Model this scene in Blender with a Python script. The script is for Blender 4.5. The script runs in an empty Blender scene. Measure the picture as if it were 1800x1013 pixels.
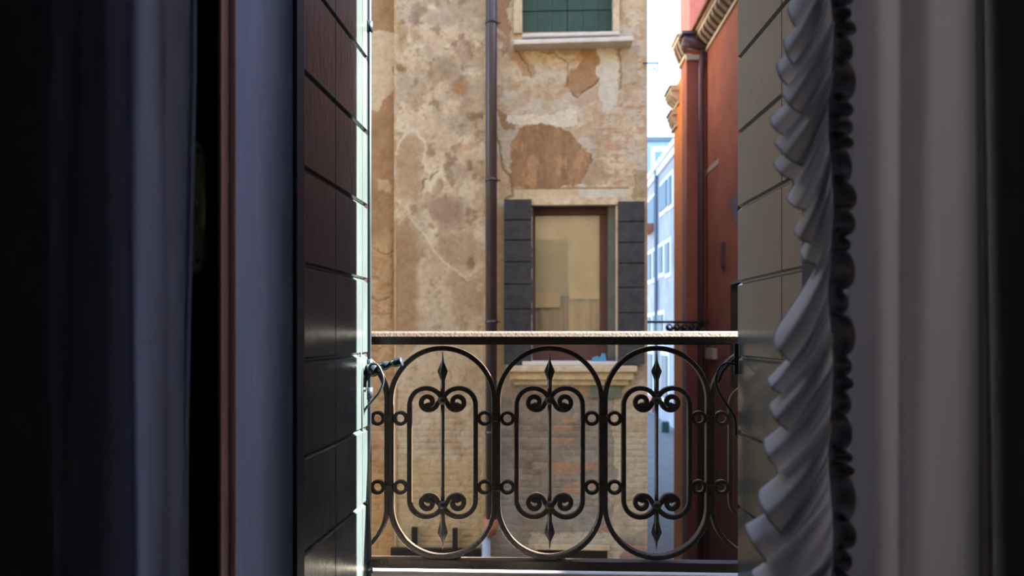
import bpy, bmesh, math, random
import numpy as np
from mathutils import Vector, Matrix
random.seed(4)
rng = np.random.default_rng(11)
C = bpy.context.scene
PI = math.pi

# ------------------------------------------------------------------ camera
EYE = 1.45
F = 1100.0
YAW = math.radians(2.05)
HV = 587.0
cam_d = bpy.data.cameras.new('camera')
cam = bpy.data.objects.new('camera', cam_d)
C.collection.objects.link(cam)
C.camera = cam
cam.location = (0, 0, EYE)
cam.rotation_euler = (PI / 2, 0, YAW)
cam_d.sensor_width = 36
cam_d.lens = F / 1800 * 36
cam_d.shift_y = (HV - 506.5) / 1800
cam_d.clip_start = 0.02
cam_d.dof.use_dof = True
cam_d.dof.focus_distance = 1.9
cam_d.dof.aperture_fstop = 2.8

# ------------------------------------------------------------------ sky, sun, exposure
SUN_EL, SKY_STR, SUN_STR = math.radians(35), 0.62, 54.0
w = bpy.data.worlds.new('world')
C.world = w
w.use_nodes = True
nt = w.node_tree
nt.nodes.clear()
sky = nt.nodes.new('ShaderNodeTexSky')
sky.sky_type = 'NISHITA'
sky.sun_disc = False
sky.sun_elevation = SUN_EL
sky.sun_rotation = math.radians(86)
sky.air_density = 1.0
sky.dust_density = 0.6
sky.ozone_density = 3.0
bg = nt.nodes.new('ShaderNodeBackground')
bg.inputs['Strength'].default_value = SKY_STR
wo = nt.nodes.new('ShaderNodeOutputWorld')
nt.links.new(sky.outputs[0], bg.inputs[0])
nt.links.new(bg.outputs[0], wo.inputs[0])
sd = bpy.data.lights.new('sun', 'SUN')
sd.energy = SUN_STR
sd.angle = math.radians(0.5)
sd.color = (1.0, 0.93, 0.80)
so = bpy.data.objects.new('sun', sd)
C.collection.objects.link(so)
SD = Vector((-1.0, -0.085, -math.tan(SUN_EL))).normalized()
so.rotation_euler = SD.to_track_quat('-Z', 'Y').to_euler()
so.location = (6, 2, 8)
C.view_settings.view_transform = 'Standard'
C.view_settings.look = 'None'
C.view_settings.gamma = 1
C.view_settings.use_curve_mapping = False
C.view_settings.exposure = 1.08

# ------------------------------------------------------------------ helpers
RX = Vector((math.cos(YAW), math.sin(YAW), 0))
FW = Vector((-math.sin(YAW), math.cos(YAW), 0))


def ray(u, v):
    return RX * ((u - 900) / F) + FW + Vector((0, 0, -(v - HV) / F))


def P(u, v, Y):
    d = ray(u, v)
    t = Y / d.y
    return Vector((d.x * t, Y, EYE + d.z * t))


def PX(u, v, X):
    d = ray(u, v)
    t = X / d.x
    return Vector((X, d.y * t, EYE + d.z * t))


def lin(c):
    c = np.asarray(c, float) / 255.0
    return np.where(c <= 0.04045, c / 12.92, ((c + 0.055) / 1.055) ** 2.4)


def rgb(r, g, b):
    return tuple(float(x) for x in lin((r, g, b))) + (1.0,)


def mat(name, col, rough=0.6, metal=0.0, spec=0.5, noise=0.0, nscale=8.0, col2=None, bump=0.0, bscale=30.0,
        stretch=(1, 1, 1), trans=0.0, coat=0.0):
    m = bpy.data.materials.new(name)
    m.use_nodes = True
    n = m.node_tree.nodes
    l = m.node_tree.links
    p = n['Principled BSDF']
    p.inputs['Base Color'].default_value = col
    p.inputs['Roughness'].default_value = rough
    p.inputs['Metallic'].default_value = metal
    p.inputs['Specular IOR Level'].default_value = spec
    p.inputs['Coat Weight'].default_value = coat
    p.inputs['Coat Roughness'].default_value = 0.12
    tc = n.new('ShaderNodeTexCoord')
    mp = n.new('ShaderNodeMapping')
    mp.inputs['Scale'].default_value = stretch
    l.new(tc.outputs['Object'], mp.inputs['Vector'])
    if noise or col2:
        t = n.new('ShaderNodeTexNoise')
        t.inputs['Scale'].default_value = nscale
        t.inputs['Detail'].default_value = 6
        t.inputs['Roughness'].default_value = 0.65
        l.new(mp.outputs[0], t.inputs['Vector'])
        r = n.new('ShaderNodeMapRange')
        r.inputs['From Min'].default_value = 0.35
        r.inputs['From Max'].default_value = 0.65
        l.new(t.outputs['Fac'], r.inputs['Value'])
        mx = n.new('ShaderNodeMix')
        mx.data_type = 'RGBA'
        mx.inputs['A'].default_value = col
        mx.inputs['B'].default_value = col2 if col2 else tuple(c * (1 - noise) for c in col[:3]) + (1,)
        l.new(r.outputs[0], mx.inputs['Factor'])
        l.new(mx.outputs['Result'], p.inputs['Base Color'])
    if bump:
        t = n.new('ShaderNodeTexNoise')
        t.inputs['Scale'].default_value = bscale
        t.inputs['Detail'].default_value = 5
        l.new(mp.outputs[0], t.inputs['Vector'])
        b = n.new('ShaderNodeBump')
        b.inputs['Strength'].default_value = bump
        b.inputs['Distance'].default_value = 0.01
        l.new(t.outputs['Fac'], b.inputs['Height'])
        l.new(b.outputs[0], p.inputs['Normal'])
    if trans:
        tr = n.new('ShaderNodeBsdfTranslucent')
        tr.inputs['Color'].default_value = col
        ms = n.new('ShaderNodeMixShader')
        ms.inputs[0].default_value = trans
        l.new(p.outputs[0], ms.inputs[1])
        l.new(tr.outputs[0], ms.inputs[2])
        l.new(ms.outputs[0], n['Material Output'].inputs['Surface'])
    return m


def glass_mat(name, refl=0.12, tint=(0.92, 0.95, 0.95, 1)):
    m = bpy.data.materials.new(name)
    m.use_nodes = True
    n = m.node_tree.nodes
    l = m.node_tree.links
    n.remove(n['Principled BSDF'])
    tr = n.new('ShaderNodeBsdfTransparent')
    tr.inputs[0].default_value = tint
    gl = n.new('ShaderNodeBsdfGlossy')
    gl.inputs['Roughness'].default_value = 0.02
    ms = n.new('ShaderNodeMixShader')
    fr = n.new('ShaderNodeFresnel')
    fr.inputs[0].default_value = 1.5
    ad = n.new('ShaderNodeMath')
    ad.operation = 'ADD'
    ad.use_clamp = True
    ad.inputs[1].default_value = refl
    l.new(fr.outputs[0], ad.inputs[0])
    l.new(ad.outputs[0], ms.inputs[0])
    l.new(tr.outputs[0], ms.inputs[1])
    l.new(gl.outputs[0], ms.inputs[2])
    l.new(ms.outputs[0], n['Material Output'].inputs['Surface'])
    return m


def obj(name, bm, m, parent=None, smooth=False, label=None):
    me = bpy.data.meshes.new(name)
    bmesh.ops.recalc_face_normals(bm, faces=bm.faces)
    bm.to_mesh(me)
    bm.free()
    me.materials.append(m)
    if smooth:
        for p in me.polygons:
            p.use_smooth = True
    o = bpy.data.objects.new(name, me)
    C.collection.objects.link(o)
    if parent:
        o.parent = parent
        o.matrix_parent_inverse = Matrix.Translation(parent.location).inverted()
    if label:
        o['label'] = label
    return o


def tag(o, label, cat, group=None):
    o['label'] = label
    o['category'] = cat
    if group:
        o['group'] = group
    return o


def thing(name, label, cat, loc=(0, 0, 0), group=None):
    o = bpy.data.objects.new(name, None)
    o.location = loc
    C.collection.objects.link(o)
    return tag(o, label, cat, group)


def struct(name, bm, m, parent=None, **k):
    o = obj(name, bm, m, parent, **k)
    if not parent:
        o['kind'] = 'structure'
    return o


def box(bm, x0, x1, y0, y1, z0, z1, bev=0.0):
    r = bmesh.ops.create_cube(bm, size=1.0)
    for v in r['verts']:
        v.co = Vector(((x0 + x1) / 2 + v.co.x * (x1 - x0), (y0 + y1) / 2 + v.co.y * (y1 - y0), (z0 + z1) / 2 + v.co.z * (z1 - z0)))
    if bev:
        es = list({e for v in r['verts'] for e in v.link_edges})
        bmesh.ops.bevel(bm, geom=es, offset=bev, segments=2, affect='EDGES', profile=0.6)
    return bm


def bx(x0, x1, y0, y1, z0, z1, bev=0.0):
    return box(bmesh.new(), min(x0, x1), max(x0, x1), min(y0, y1), max(y0, y1), min(z0, z1), max(z0, z1), bev)


def uvbox(u0, u1, v0, v1, Y, dep, bev=0.0, bm=None):
    """box whose front face spans these photo coordinates at distance Y"""
    a = P(u0, v1, Y)
    b = P(u1, v0, Y)
    return box(bm if bm else bmesh.new(), a.x, b.x, Y, Y + dep, a.z, b.z, bev)


def tube(pts, rad, seg=10, bm=None, caps=True):
    bm = bm or bmesh.new()
    pts = [Vector(p) for p in pts]
    n = len(pts)
    rads = rad if isinstance(rad, (list, tuple)) else [rad] * n
    t0 = (pts[1] - pts[0]).normalized()
    nrm = t0.orthogonal().normalized()
    rings = []
    for i, p in enumerate(pts):
        t = (pts[min(i + 1, n - 1)] - pts[max(i - 1, 0)]).normalized()
        nrm = (nrm - t * nrm.dot(t)).normalized()
        b = t.cross(nrm)
        rings.append([bm.verts.new(p + (nrm * math.cos(2 * PI * k / seg) + b * math.sin(2 * PI * k / seg)) * rads[i]) for k in range(seg)])
    for i in range(n - 1):
        for k in range(seg):
            bm.faces.new((rings[i][k], rings[i][(k + 1) % seg], rings[i + 1][(k + 1) % seg], rings[i + 1][k]))
    if caps:
        bm.faces.new(rings[0][::-1])
        bm.faces.new(rings[-1])
    return bm


def sweep(path, y, wid, dep, closed=False, bm=None):
    """flat bar section swept along a path of (x, z) points in the plane y"""
    bm = bm or bmesh.new()
    n = len(path)
    pts = [Vector((p[0], p[1])) for p in path]
    rings = []
    wd = wid if isinstance(wid, (list, tuple)) else [wid] * n
    for i in range(n):
        a = pts[(i - 1) % n] if (closed or i > 0) else pts[i]
        b = pts[(i + 1) % n] if (closed or i < n - 1) else pts[i]
        t = (b - a).normalized()
        nr = Vector((-t.y, t.x))
        h, d, c = wd[i] / 2, dep / 2, min(wd[i], dep) * 0.14
        sec = [(-h, -d + c), (-h + c, -d), (h - c, -d), (h, -d + c), (h, d - c), (h - c, d), (-h + c, d), (-h, d - c)]
        rings.append([bm.verts.new((pts[i].x + nr.x * s, y + q, pts[i].y + nr.y * s)) for s, q in sec])
    m = n if closed else n - 1
    for i in range(m):
        A, B = rings[i], rings[(i + 1) % n]
        for k in range(8):
            bm.faces.new((A[k], A[(k + 1) % 8], B[(k + 1) % 8], B[k]))
    if not closed:
        bm.faces.new(rings[0][::-1])
        bm.faces.new(rings[-1])
    return bm


def ball(c, rx, ry=None, rz=None, bm=None, seg=12):
    bm = bm or bmesh.new()
    r = bmesh.ops.create_uvsphere(bm, u_segments=seg, v_segments=max(6, seg // 2 + 2), radius=1.0)
    for v in r['verts']:
        v.co = Vector((c[0] + v.co.x * rx, c[1] + v.co.y * (ry or rx), c[2] + v.co.z * (rz or rx)))
    return bm


def slab(A, B, z0, z1, thick, zs, ss, gd=0.009, gw=0.007, side=1, sgw=0.002):
    """board-built leaf from plan point A to B: horizontal V grooves at heights zs, vertical ones at distances ss"""
    A, B = Vector(A), Vector(B)
    L = (B - A).length
    d = (B - A).normalized()
    nrm = Vector((-d.y, d.x)) * side          # towards the back of the leaf
    zc = [z0, z1]
    for z in zs:
        if z0 + 0.02 < z < z1 - 0.02:
            zc += [z + gw * 1.15, z + gw * 0.55, z - gw * 0.05, z - gw * 1.0]
    sc = [0, L]
    for s in ss:
        sc += [s - sgw, s, s + sgw]
    zc = sorted(zc)
    sc = sorted(sc)

    def depth(s, z):
        h = 0.0
        for q in zs:
            if abs(z - (q + gw * 0.55)) < 1e-6 or abs(z - (q - gw * 0.05)) < 1e-6:
                h = gd
        for q in ss:
            if abs(s - q) < 1e-6:
                h = max(h, gd * 0.35)
        return h
    bm = bmesh.new()
    fr = [[None] * len(zc) for _ in sc]
    bk = [[None] * len(zc) for _ in sc]
    for i, s in enumerate(sc):
        for j, z in enumerate(zc):
            h = depth(s, z)
            p = A + d * s
            q = p + nrm * h
            fr[i][j] = bm.verts.new((q.x, q.y, z))
            q = p + nrm * thick
            bk[i][j] = bm.verts.new((q.x, q.y, z))
    for i in range(len(sc) - 1):
        for j in range(len(zc) - 1):
            bm.faces.new((fr[i][j], fr[i + 1][j], fr[i + 1][j + 1], fr[i][j + 1]))
            bm.faces.new((bk[i][j], bk[i][j + 1], bk[i + 1][j + 1], bk[i + 1][j]))
    for j in range(len(zc) - 1):
        bm.faces.new((fr[0][j], fr[0][j + 1], bk[0][j + 1], bk[0][j]))
        bm.faces.new((fr[-1][j], bk[-1][j], bk[-1][j + 1], fr[-1][j + 1]))
    for i in range(len(sc) - 1):
        bm.faces.new((fr[i][0], bk[i][0], bk[i + 1][0], fr[i + 1][0]))
        bm.faces.new((fr[i][-1], fr[i + 1][-1], bk[i + 1][-1], bk[i][-1]))
    return bm


# value noise on photo-like coordinates (numpy)
def vnoise(x, y, s, seed):
    g = np.random.default_rng(seed).random((128, 128))
    x = x / s + 31.7
    y = y / s + 17.3
    xi, yi = np.floor(x).astype(int), np.floor(y).astype(int)
    fx, fy = x - xi, y - yi
    fx, fy = fx * fx * (3 - 2 * fx), fy * fy * (3 - 2 * fy)
    a, b = g[xi % 128, yi % 128], g[(xi + 1) % 128, yi % 128]
    c, d = g[xi % 128, (yi + 1) % 128], g[(xi + 1) % 128, (yi + 1) % 128]
    return (a * (1 - fx) + b * fx) * (1 - fy) + (c * (1 - fx) + d * fx) * fy


def fbm(x, y, s, seed, o=5, g=0.55):
    t, a, n = 0, 1, 0
    for k in range(o):
        t = t + a * vnoise(x, y, s / 2 ** k, seed + k)
        n += a
        a *= g
    return t / n


def ss(a, b, x):
    t = np.clip((x - a) / (b - a), 0, 1)
    return t * t * (3 - 2 * t)


def inpoly(x, y, poly):
    r = np.zeros(x.shape, bool)
    n = len(poly)
    for i in range(n):
        x0, y0 = poly[i]
        x1, y1 = poly[(i + 1) % n]
        if y0 == y1:
            continue
        c = ((y0 > y) != (y1 > y)) & (x < (x1 - x0) * (y - y0) / (y1 - y0) + x0)
        r ^= c
    return r


# ------------------------------------------------------------------ materials
M = {}
M['green_paint'] = mat('dark_green_paint', rgb(50, 58, 60), 0.24, 0, 0.4, noise=0.22, nscale=14, stretch=(1, 1, 0.3), bump=0.12, bscale=60, coat=0.05)
M['frame_dark'] = mat('dark_frame_paint', rgb(24, 32, 46), 0.6, 0, 0.3, noise=0.3, nscale=6, bump=0.15)
M['jamb'] = mat('painted_plaster', rgb(186, 196, 214), 0.85, noise=0.15, nscale=9, stretch=(1, 1, 0.35), bump=0.35, bscale=26)
M['room'] = mat('room_plaster', rgb(186, 182, 180), 0.9, noise=0.1)
M['floor'] = mat('floor_boards', rgb(120, 96, 76), 0.5, noise=0.3, stretch=(8, 1, 1))
M['brown_wood'] = mat('brown_stained_wood', rgb(205, 156, 130), 0.42, noise=0.35, nscale=10, stretch=(3, 3, 0.3), bump=0.1)
M['dark_wood'] = mat('dark_stained_wood', rgb(26, 17, 13), 0.45, noise=0.3, nscale=10, stretch=(3, 3, 0.3))
M['seal'] = mat('pinkish_seal', rgb(244, 204, 188), 0.5, noise=0.15)
M['brass'] = mat('aged_brass', rgb(232, 220, 160), 0.35, 0.0, noise=0.3, nscale=20)
M['iron'] = mat('dark_painted_iron', rgb(66, 56, 48), 0.36, 0.1, 0.5, noise=0.4, nscale=60, bump=0.3, bscale=160)
M['worn_sunlit_iron'] = mat('worn_iron_sunlit_tone', rgb(66, 57, 51), 0.6, 0, 0.5, noise=0.3, nscale=40, bump=0.2, bscale=120)  # worn cap strip, toned for the sunlit look of the rail top
M['rod'] = mat('dark_steel_rod', rgb(48, 58, 66), 0.3, 0.5, 0.5, noise=0.2, nscale=50)
M['knob'] = mat('blue_black_knob', rgb(34, 42, 52), 0.22, 0.1, 0.5)
M['ledge'] = mat('white_stone', rgb(188, 180, 168), 0.8, noise=0.2, nscale=10, bump=0.3, bscale=60)
M['own_wall'] = mat('own_exterior_plaster', rgb(196, 166, 128), 0.92, noise=0.35, nscale=3, bump=0.4, bscale=12)
M['cloth'] = mat('white_cotton', rgb(220, 224, 238), 0.9, noise=0.06, nscale=40, bump=0.1, bscale=120, trans=0.45)
M['cloth_right'] = mat('white_ruffle_cotton', rgb(234, 233, 238), 0.9, noise=0.06, nscale=40, bump=0.1, bscale=120, trans=0.35)
M['sheer'] = mat('sheer_cotton', rgb(216, 210, 212), 0.9, noise=0.06, nscale=40, trans=0.5)
M['ruche'] = mat('shade_greyed_trim', rgb(170, 166, 172), 0.9, noise=0.2, nscale=60, trans=0.3)  # grey stands in for the dimmer light in the dense gathers
M['drain'] = mat('brown_painted_pipe', rgb(66, 54, 54), 0.4, 0.2, noise=0.35, nscale=5, stretch=(1, 1, 0.4))
M['terracotta'] = mat('terracotta_collar', rgb(172, 104, 80), 0.8, noise=0.3, nscale=8)
M['grey_pipe'] = mat('pale_grey_pipe', rgb(150, 158, 166), 0.5, noise=0.15)
M['slate'] = mat('slate_black_boards', rgb(42, 43, 44), 0.8, noise=0.3, nscale=12, col2=rgb(60, 61, 62), bump=0.3, bscale=40)
M['win_green'] = mat('dark_green_boards', rgb(44, 74, 62), 0.7, noise=0.3, nscale=10, bump=0.2)
M['cream_stone'] = mat('cream_stone', rgb(206, 190, 156), 0.9, col2=rgb(176, 156, 120), nscale=12, bump=0.5, bscale=30)
M['white_stone'] = mat('pale_sill_marble', rgb(206, 200, 188), 0.8, noise=0.15, nscale=9, bump=0.5, bscale=30)
M['glass'] = glass_mat('window_glass', 0.0, (.98, .99, .99, 1))
M['panel'] = mat('cream_reflection_tone', rgb(228, 234, 226), 0.9, noise=0.1, nscale=5)
M['band'] = mat('white_reflection_tone', rgb(235, 232, 220), 0.9)
M['pleat'] = mat('grey_pleats', rgb(222, 222, 218), 0.9, noise=0.2, nscale=8, stretch=(6, 6, .3))
M['blue_cloth'] = mat('blue_cloth', rgb(80, 140, 175), 0.8)
M['inside'] = mat('dim_interior', rgb(60, 54, 48), 0.9)
M['pave'] = mat('grey_paving', rgb(122, 116, 110), 0.85, noise=0.25, nscale=2, bump=0.3, bscale=8)
M['pale_blue'] = mat('pale_lilac_plaster', rgb(160, 158, 168), 0.9, noise=0.25, nscale=1.0)
M['blue_wall'] = mat('blue_plaster', rgb(120, 150, 184), 0.9, noise=0.1, nscale=1.0)
M['blue_dark'] = mat('dark_blue_shutter', rgb(70, 88, 104), 0.6)
M['white_trim'] = mat('white_window_surround', rgb(222, 224, 228), 0.8)
M['cornice'] = mat('cream_cornice', rgb(214, 202, 178), 0.85, noise=0.25, nscale=5)
M['corbel'] = mat('weathered_corbel', rgb(160, 146, 128), 0.9, noise=0.4, nscale=6)
M['gutter'] = mat('purple_brown_gutter', rgb(96, 76, 82), 0.45, 0.2)
M['tile'] = mat('clay_roof', rgb(150, 92, 66), 0.85, noise=0.3, nscale=6)
M['orange'] = mat('orange_plaster_sunlit_tone', rgb(246, 152, 72), 0.9, noise=0.15, nscale=2)  # bright tone carries the sunlit look of the end wall
M['bin'] = mat('dark_green_bin', rgb(36, 74, 74), 0.5)
M['shop_red'] = mat('red_shop_front', rgb(140, 62, 60), 0.6)
M['meter'] = mat('pale_meter_box', rgb(186, 172, 160), 0.6)


def red_mat():
    m = mat('weathered_red_plaster', rgb(176, 108, 88), 0.92, noise=0.2, nscale=1.4, col2=rgb(154, 90, 74), bump=0.35, bscale=10)
    n, l = m.node_tree.nodes, m.node_tree.links
    p = n['Principled BSDF']
    src = p.inputs['Base Color'].links[0].from_socket
    tc = n.new('ShaderNodeTexCoord')
    sp = n.new('ShaderNodeSeparateXYZ')
    l.new(tc.outputs['Object'], sp.inputs[0])
    no = n.new('ShaderNodeTexNoise')
    no.inputs['Scale'].default_value = 2.2
    no.inputs['Detail'].default_value = 8
    l.new(tc.outputs['Object'], no.inputs['Vector'])
    # flaking zone near the ground, also darkened for lane shade; ragged upper edge
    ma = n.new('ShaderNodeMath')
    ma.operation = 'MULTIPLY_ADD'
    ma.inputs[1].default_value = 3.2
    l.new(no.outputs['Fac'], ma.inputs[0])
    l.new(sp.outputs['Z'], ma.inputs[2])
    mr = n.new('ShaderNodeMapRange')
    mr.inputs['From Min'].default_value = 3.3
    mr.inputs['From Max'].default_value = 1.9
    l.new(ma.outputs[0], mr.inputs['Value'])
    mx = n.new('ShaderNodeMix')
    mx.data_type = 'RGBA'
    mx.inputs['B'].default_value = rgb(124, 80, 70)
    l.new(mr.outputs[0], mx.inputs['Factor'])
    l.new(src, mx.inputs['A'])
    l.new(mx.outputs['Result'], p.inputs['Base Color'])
    return m


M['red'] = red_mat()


def facade_mat():
    m = bpy.data.materials.new('old_patched_plaster')
    m.use_nodes = True
    n, l = m.node_tree.nodes, m.node_tree.links
    p = n['Principled BSDF']
    p.inputs['Roughness'].default_value = 0.95
    p.inputs['Specular IOR Level'].default_value = 0.15
    at = n.new('ShaderNodeAttribute')
    at.attribute_name = 'plaster'
    tc = n.new('ShaderNodeTexCoord')
    t = n.new('ShaderNodeTexNoise')
    t.inputs['Scale'].default_value = 22
    t.inputs['Detail'].default_value = 9
    t.inputs['Roughness'].default_value = 0.7
    l.new(tc.outputs['Object'], t.inputs['Vector'])
    r = n.new('ShaderNodeMapRange')
    r.inputs['From Min'].default_value = 0.3
    r.inputs['From Max'].default_value = 0.7
    r.inputs['To Min'].default_value = 0.78
    r.inputs['To Max'].default_value = 1.12
    l.new(t.outputs['Fac'], r.inputs['Value'])
    vm = n.new('ShaderNodeVectorMath')
    vm.operation = 'SCALE'
    l.new(at.outputs['Color'], vm.inputs[0])
    l.new(r.outputs[0], vm.inputs['Scale'])
    l.new(vm.outputs[0], p.inputs['Base Color'])
    b = n.new('ShaderNodeBump')
    b.inputs['Strength'].default_value = 0.5
    b.inputs['Distance'].default_value = 0.012
    l.new(t.outputs['Fac'], b.inputs['Height'])
    l.new(b.outputs[0], p.inputs['Normal'])
    return m


M['facade'] = facade_mat()
M['side'] = mat('grey_side_plaster', rgb(128, 118, 108), 0.95, noise=0.2, nscale=2)

# ------------------------------------------------------------------ the room shell
YI, YO = 1.00, 1.30          # inner and outer face of the window wall
LX, RXo = -0.482, 0.61       # inner opening
GZ = EYE - 4.4               # street level
TOPZ = EYE + 1.75            # head of the opening
LEDZ = EYE - 0.712
struct('floor', bx(-2.6, 2.6, -3.2, YI, -0.1, 0), M['floor'])
struct('ceiling', bx(-2.6, 2.6, -3.2, YI, 3.6, 3.7), M['room'])
struct('wall_left', bx(-2.7, -2.6, -3.2, YI, 0, 3.6), M['room'])
struct('wall_right', bx(2.6, 2.7, -3.2, YI, 0, 3.6), M['room'])
struct('wall_back', bx(-2.7, 2.7, -3.3, -3.2, 0, 3.6), M['room'])
ROOF = 8.2
RJ = 0.60                    # right edge at the outer face
b = bmesh.new()
box(b, -7, LX - 0.02, YI + 0.02, YO, GZ, ROOF)
box(b, RXo, 5.5, YI + 0.02, YO, GZ, ROOF)
box(b, LX - 0.02, RXo, YI + 0.02, YO, GZ, LEDZ - 0.08)
box(b, LX - 0.02, RXo, YI + 0.02, YO, TOPZ, ROOF)
struct('wall_front', b, M['own_wall'])
b = bmesh.new()
box(b, -2.6, LX - 0.02, YI, YI + 0.02, 0, 3.6)
box(b, RXo, 2.6, YI, YI + 0.02, 0, 3.6)
box(b, LX - 0.02, RXo, YI, YI + 0.02, 0, LEDZ - 0.08)
box(b, LX - 0.02, RXo, YI, YI + 0.02, TOPZ, 3.6)
struct('wall_front_lining', b, M['room'])
# left jamb: pale painted reveal that rounds off into the dark shutter rebate
b = bmesh.new()
prof = [(LX - 0.05, YI - 0.012), (LX + 0.001, YI - 0.012), (LX + 0.001, YI + 0.075)]
for k in range(1, 13):
    a = k / 12 * PI / 2
    prof.append((LX + 0.001 + 0.030 * (1 - math.cos(a)), YI + 0.075 + 0.075 * math.sin(a)))
prof += [(LX + 0.031, YI + 0.17), (LX - 0.05, YI + 0.17)]
lo = [b.verts.new((x, y, LEDZ)) for x, y in prof]
hi = [b.verts.new((x, y, TOPZ)) for x, y in prof]
for k in range(len(prof)):
    b.faces.new((lo[k], lo[(k + 1) % len(prof)], hi[(k + 1) % len(prof)], hi[k]))
struct('trim_1', b, M['jamb'], smooth=False)
struct('trim_2', bx(P(494, 587, YI + .16).x, P(525, 587, YI + .16).x, YI + 0.152, YI + .192, LEDZ, TOPZ, 0.002), M['frame_dark'])
struct('trim_4', bx(LX - .05, LX - .012, YI + .17, YO - .008, LEDZ, TOPZ), M['frame_dark'])
# right jamb
b = bmesh.new()
q = [(RXo, YI - 0.01), (RXo + 0.02, YI - 0.01), (RXo + 0.02, YO - 0.005), (RJ, YO - 0.005)]
lo = [b.verts.new((x, y, LEDZ)) for x, y in q]
hi = [b.verts.new((x, y, TOPZ)) for x, y in q]
for k in range(4):
    b.faces.new((lo[k], lo[(k + 1) % 4], hi[(k + 1) % 4], hi[k]))
struct('trim_3', b, M['jamb'])
struct('trim_5', bx(.546, RXo + .01, YI + .2, YO - .002, LEDZ, TOPZ), M['frame_dark'])
# window frame, its seal, the open casement stile with handle
fr = thing('window_frame', 'brown wooden window frame strip beside the pale jamb', 'window frame', (LX, YI, LEDZ))
a0, a1 = P(389, 587, YI - 0.035), P(404.5, 587, YI - 0.035)
b = bmesh.new()
w0, w1 = P(389, 587, .93), P(405, 587, 1.0)
q = [(w0.x, w0.y), (w1.x, w1.y), (w1.x - .004, w1.y), (w0.x - .004, w0.y)]
lo = [b.verts.new((x, y, LEDZ)) for x, y in q]
hi = [b.verts.new((x, y, TOPZ)) for x, y in q]
for k in range(4):
    b.faces.new((lo[k], lo[(k + 1) % 4], hi[(k + 1) % 4], hi[k]))
b.faces.new(lo); b.faces.new(hi)
obj('frame_post', b, M['brown_wood'], fr)
s0, s1 = P(405, 587, YI - 0.03), P(413, 587, YI - 0.03)
b = bmesh.new()
sx, r0 = (s0.x + s1.x) / 2, (s1.x - s0.x) * 0.42
zz = LEDZ
pts, rr = [], []
while zz < TOPZ:
    pts.append((sx, YI - 0.025, zz)); rr.append(r0 * (0.9 if len(pts) % 2 else 1.0))
    zz += 0.0035
tube(pts, rr, 8, b)
obj('seal_strip', b, M['seal'], fr, True, 'pinkish ribbed seal strip')
cs = thing('window_casement', 'dark stained casement stile with brass handle beside the pale curtain', 'window casement', (-0.5, 0.95, LEDZ))
c0, c1 = P(326, 587, 0.945), P(387, 587, 0.945)
obj('stile', bx(c0.x, c1.x, 0.945, 0.962, LEDZ, TOPZ, 0.004), M['dark_wood'], cs)
0 and obj('pane_edge', bx(c0.x - 0.30, c0.x, 0.96, 0.968, LEDZ + 0.06, TOPZ - 0.06), M['glass'], cs)
# handle plate with shaped ends
b = bmesh.new()
pa, pb = P(334, 478, 0.944), P(361.5, 249, 0.944)
cx, hw, zl, zh = (pa.x + pb.x) / 2, (pb.x - pa.x) / 2, pa.z, pb.z
out = [(-.55, 0), (0, -.004), (.5, .004), (.72, .016), (1, .022), (1, zh - zl - .022), (.72, zh - zl - .014), (.5, zh - zl - .004), (0, zh - zl), (-.55, zh - zl - .004), (-1, zh - zl - .02), (-1, .02)]
f0 = [b.verts.new((cx + hw * x, 0.9445, zl + z)) for x, z in out]
f1 = [b.verts.new((cx + hw * x * 0.84, 0.9385, zl + (z - (zh - zl) / 2) * .985 + (zh - zl) / 2)) for x, z in out]
for k in range(len(out)):
    b.faces.new((f0[k], f0[(k + 1) % len(out)], f1[(k + 1) % len(out)], f1[k]))
b.faces.new(f1)
b.faces.new(f0[::-1])
pl = obj('handle_plate', b, M['brass'], cs, label='aged brass handle plate')
for v in (266, 458):
    obj('screw', ball(P(347, v, 0.938), 0.0032, 0.001, 0.0032), M['knob'], pl)
obj('handle_knob', tube([P(343, 357, 0.94), P(343, 357, 0.925), P(346, 357, 0.915)], [0.005, 0.006, 0.004], 10), M['brass'], pl, True)
obj('handle_lever', tube([P(353, 320, 0.934), P(356, 345, 0.928), P(356, 385, 0.926), P(354, 415, 0.932)], [0.002, 0.0045, 0.005, 0.002], 10), M['brass'], pl, True)

# ------------------------------------------------------------------ stone ledge and railing
YR = 1.85
ld = struct('balcony_ledge', bx(-0.95, 0.95, YO - 0.01, 1.945, LEDZ - 0.08, LEDZ, 0.006), M['ledge'])
del ld['kind']
tag(ld, 'sunlit white stone balcony ledge under the iron railing', 'balcony ledge')
rail = thing('balcony_railing', 'dark wrought iron balcony railing with ovals, scrolls and spear points', 'railing', (0, YR, LEDZ))


def R2(u, v):
    p = P(u, v, YR)
    return (p.x, p.z)


kx = YR / F                  # metres per photo pixel at the railing
XE = 0.86
z_t, z_b = P(966, 583, YR).z, P(966, 606, YR).z
zc, hh = (z_t + z_b) / 2, (z_t - z_b) / 2
b = bmesh.new()
HD = YR - .014
sec = [(-.026, -hh), (-.028, -hh + .006), (-.028, hh - .016), (-.020, hh - .006), (-.008, hh), (.008, hh), (.020, hh - .006), (.028, hh - .016), (.028, -hh + .006), (.026, -hh)]
A = [b.verts.new((-XE, HD + y * .64, zc + z)) for y, z in sec]
B = [b.verts.new((XE, HD + y * .64, zc + z)) for y, z in sec]
for k in range(len(sec)):
    b.faces.new((A[k], A[(k + 1) % len(sec)], B[(k + 1) % len(sec)], B[k]))
b.faces.new(A)
b.faces.new(B)
for s in (-1, 1):
    box(b, s * XE - .02, s * XE + .02, YO, YR, z_b, z_t - .004, .004)
obj('handrail', b, M['iron'], rail)
b = bmesh.new()
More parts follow.
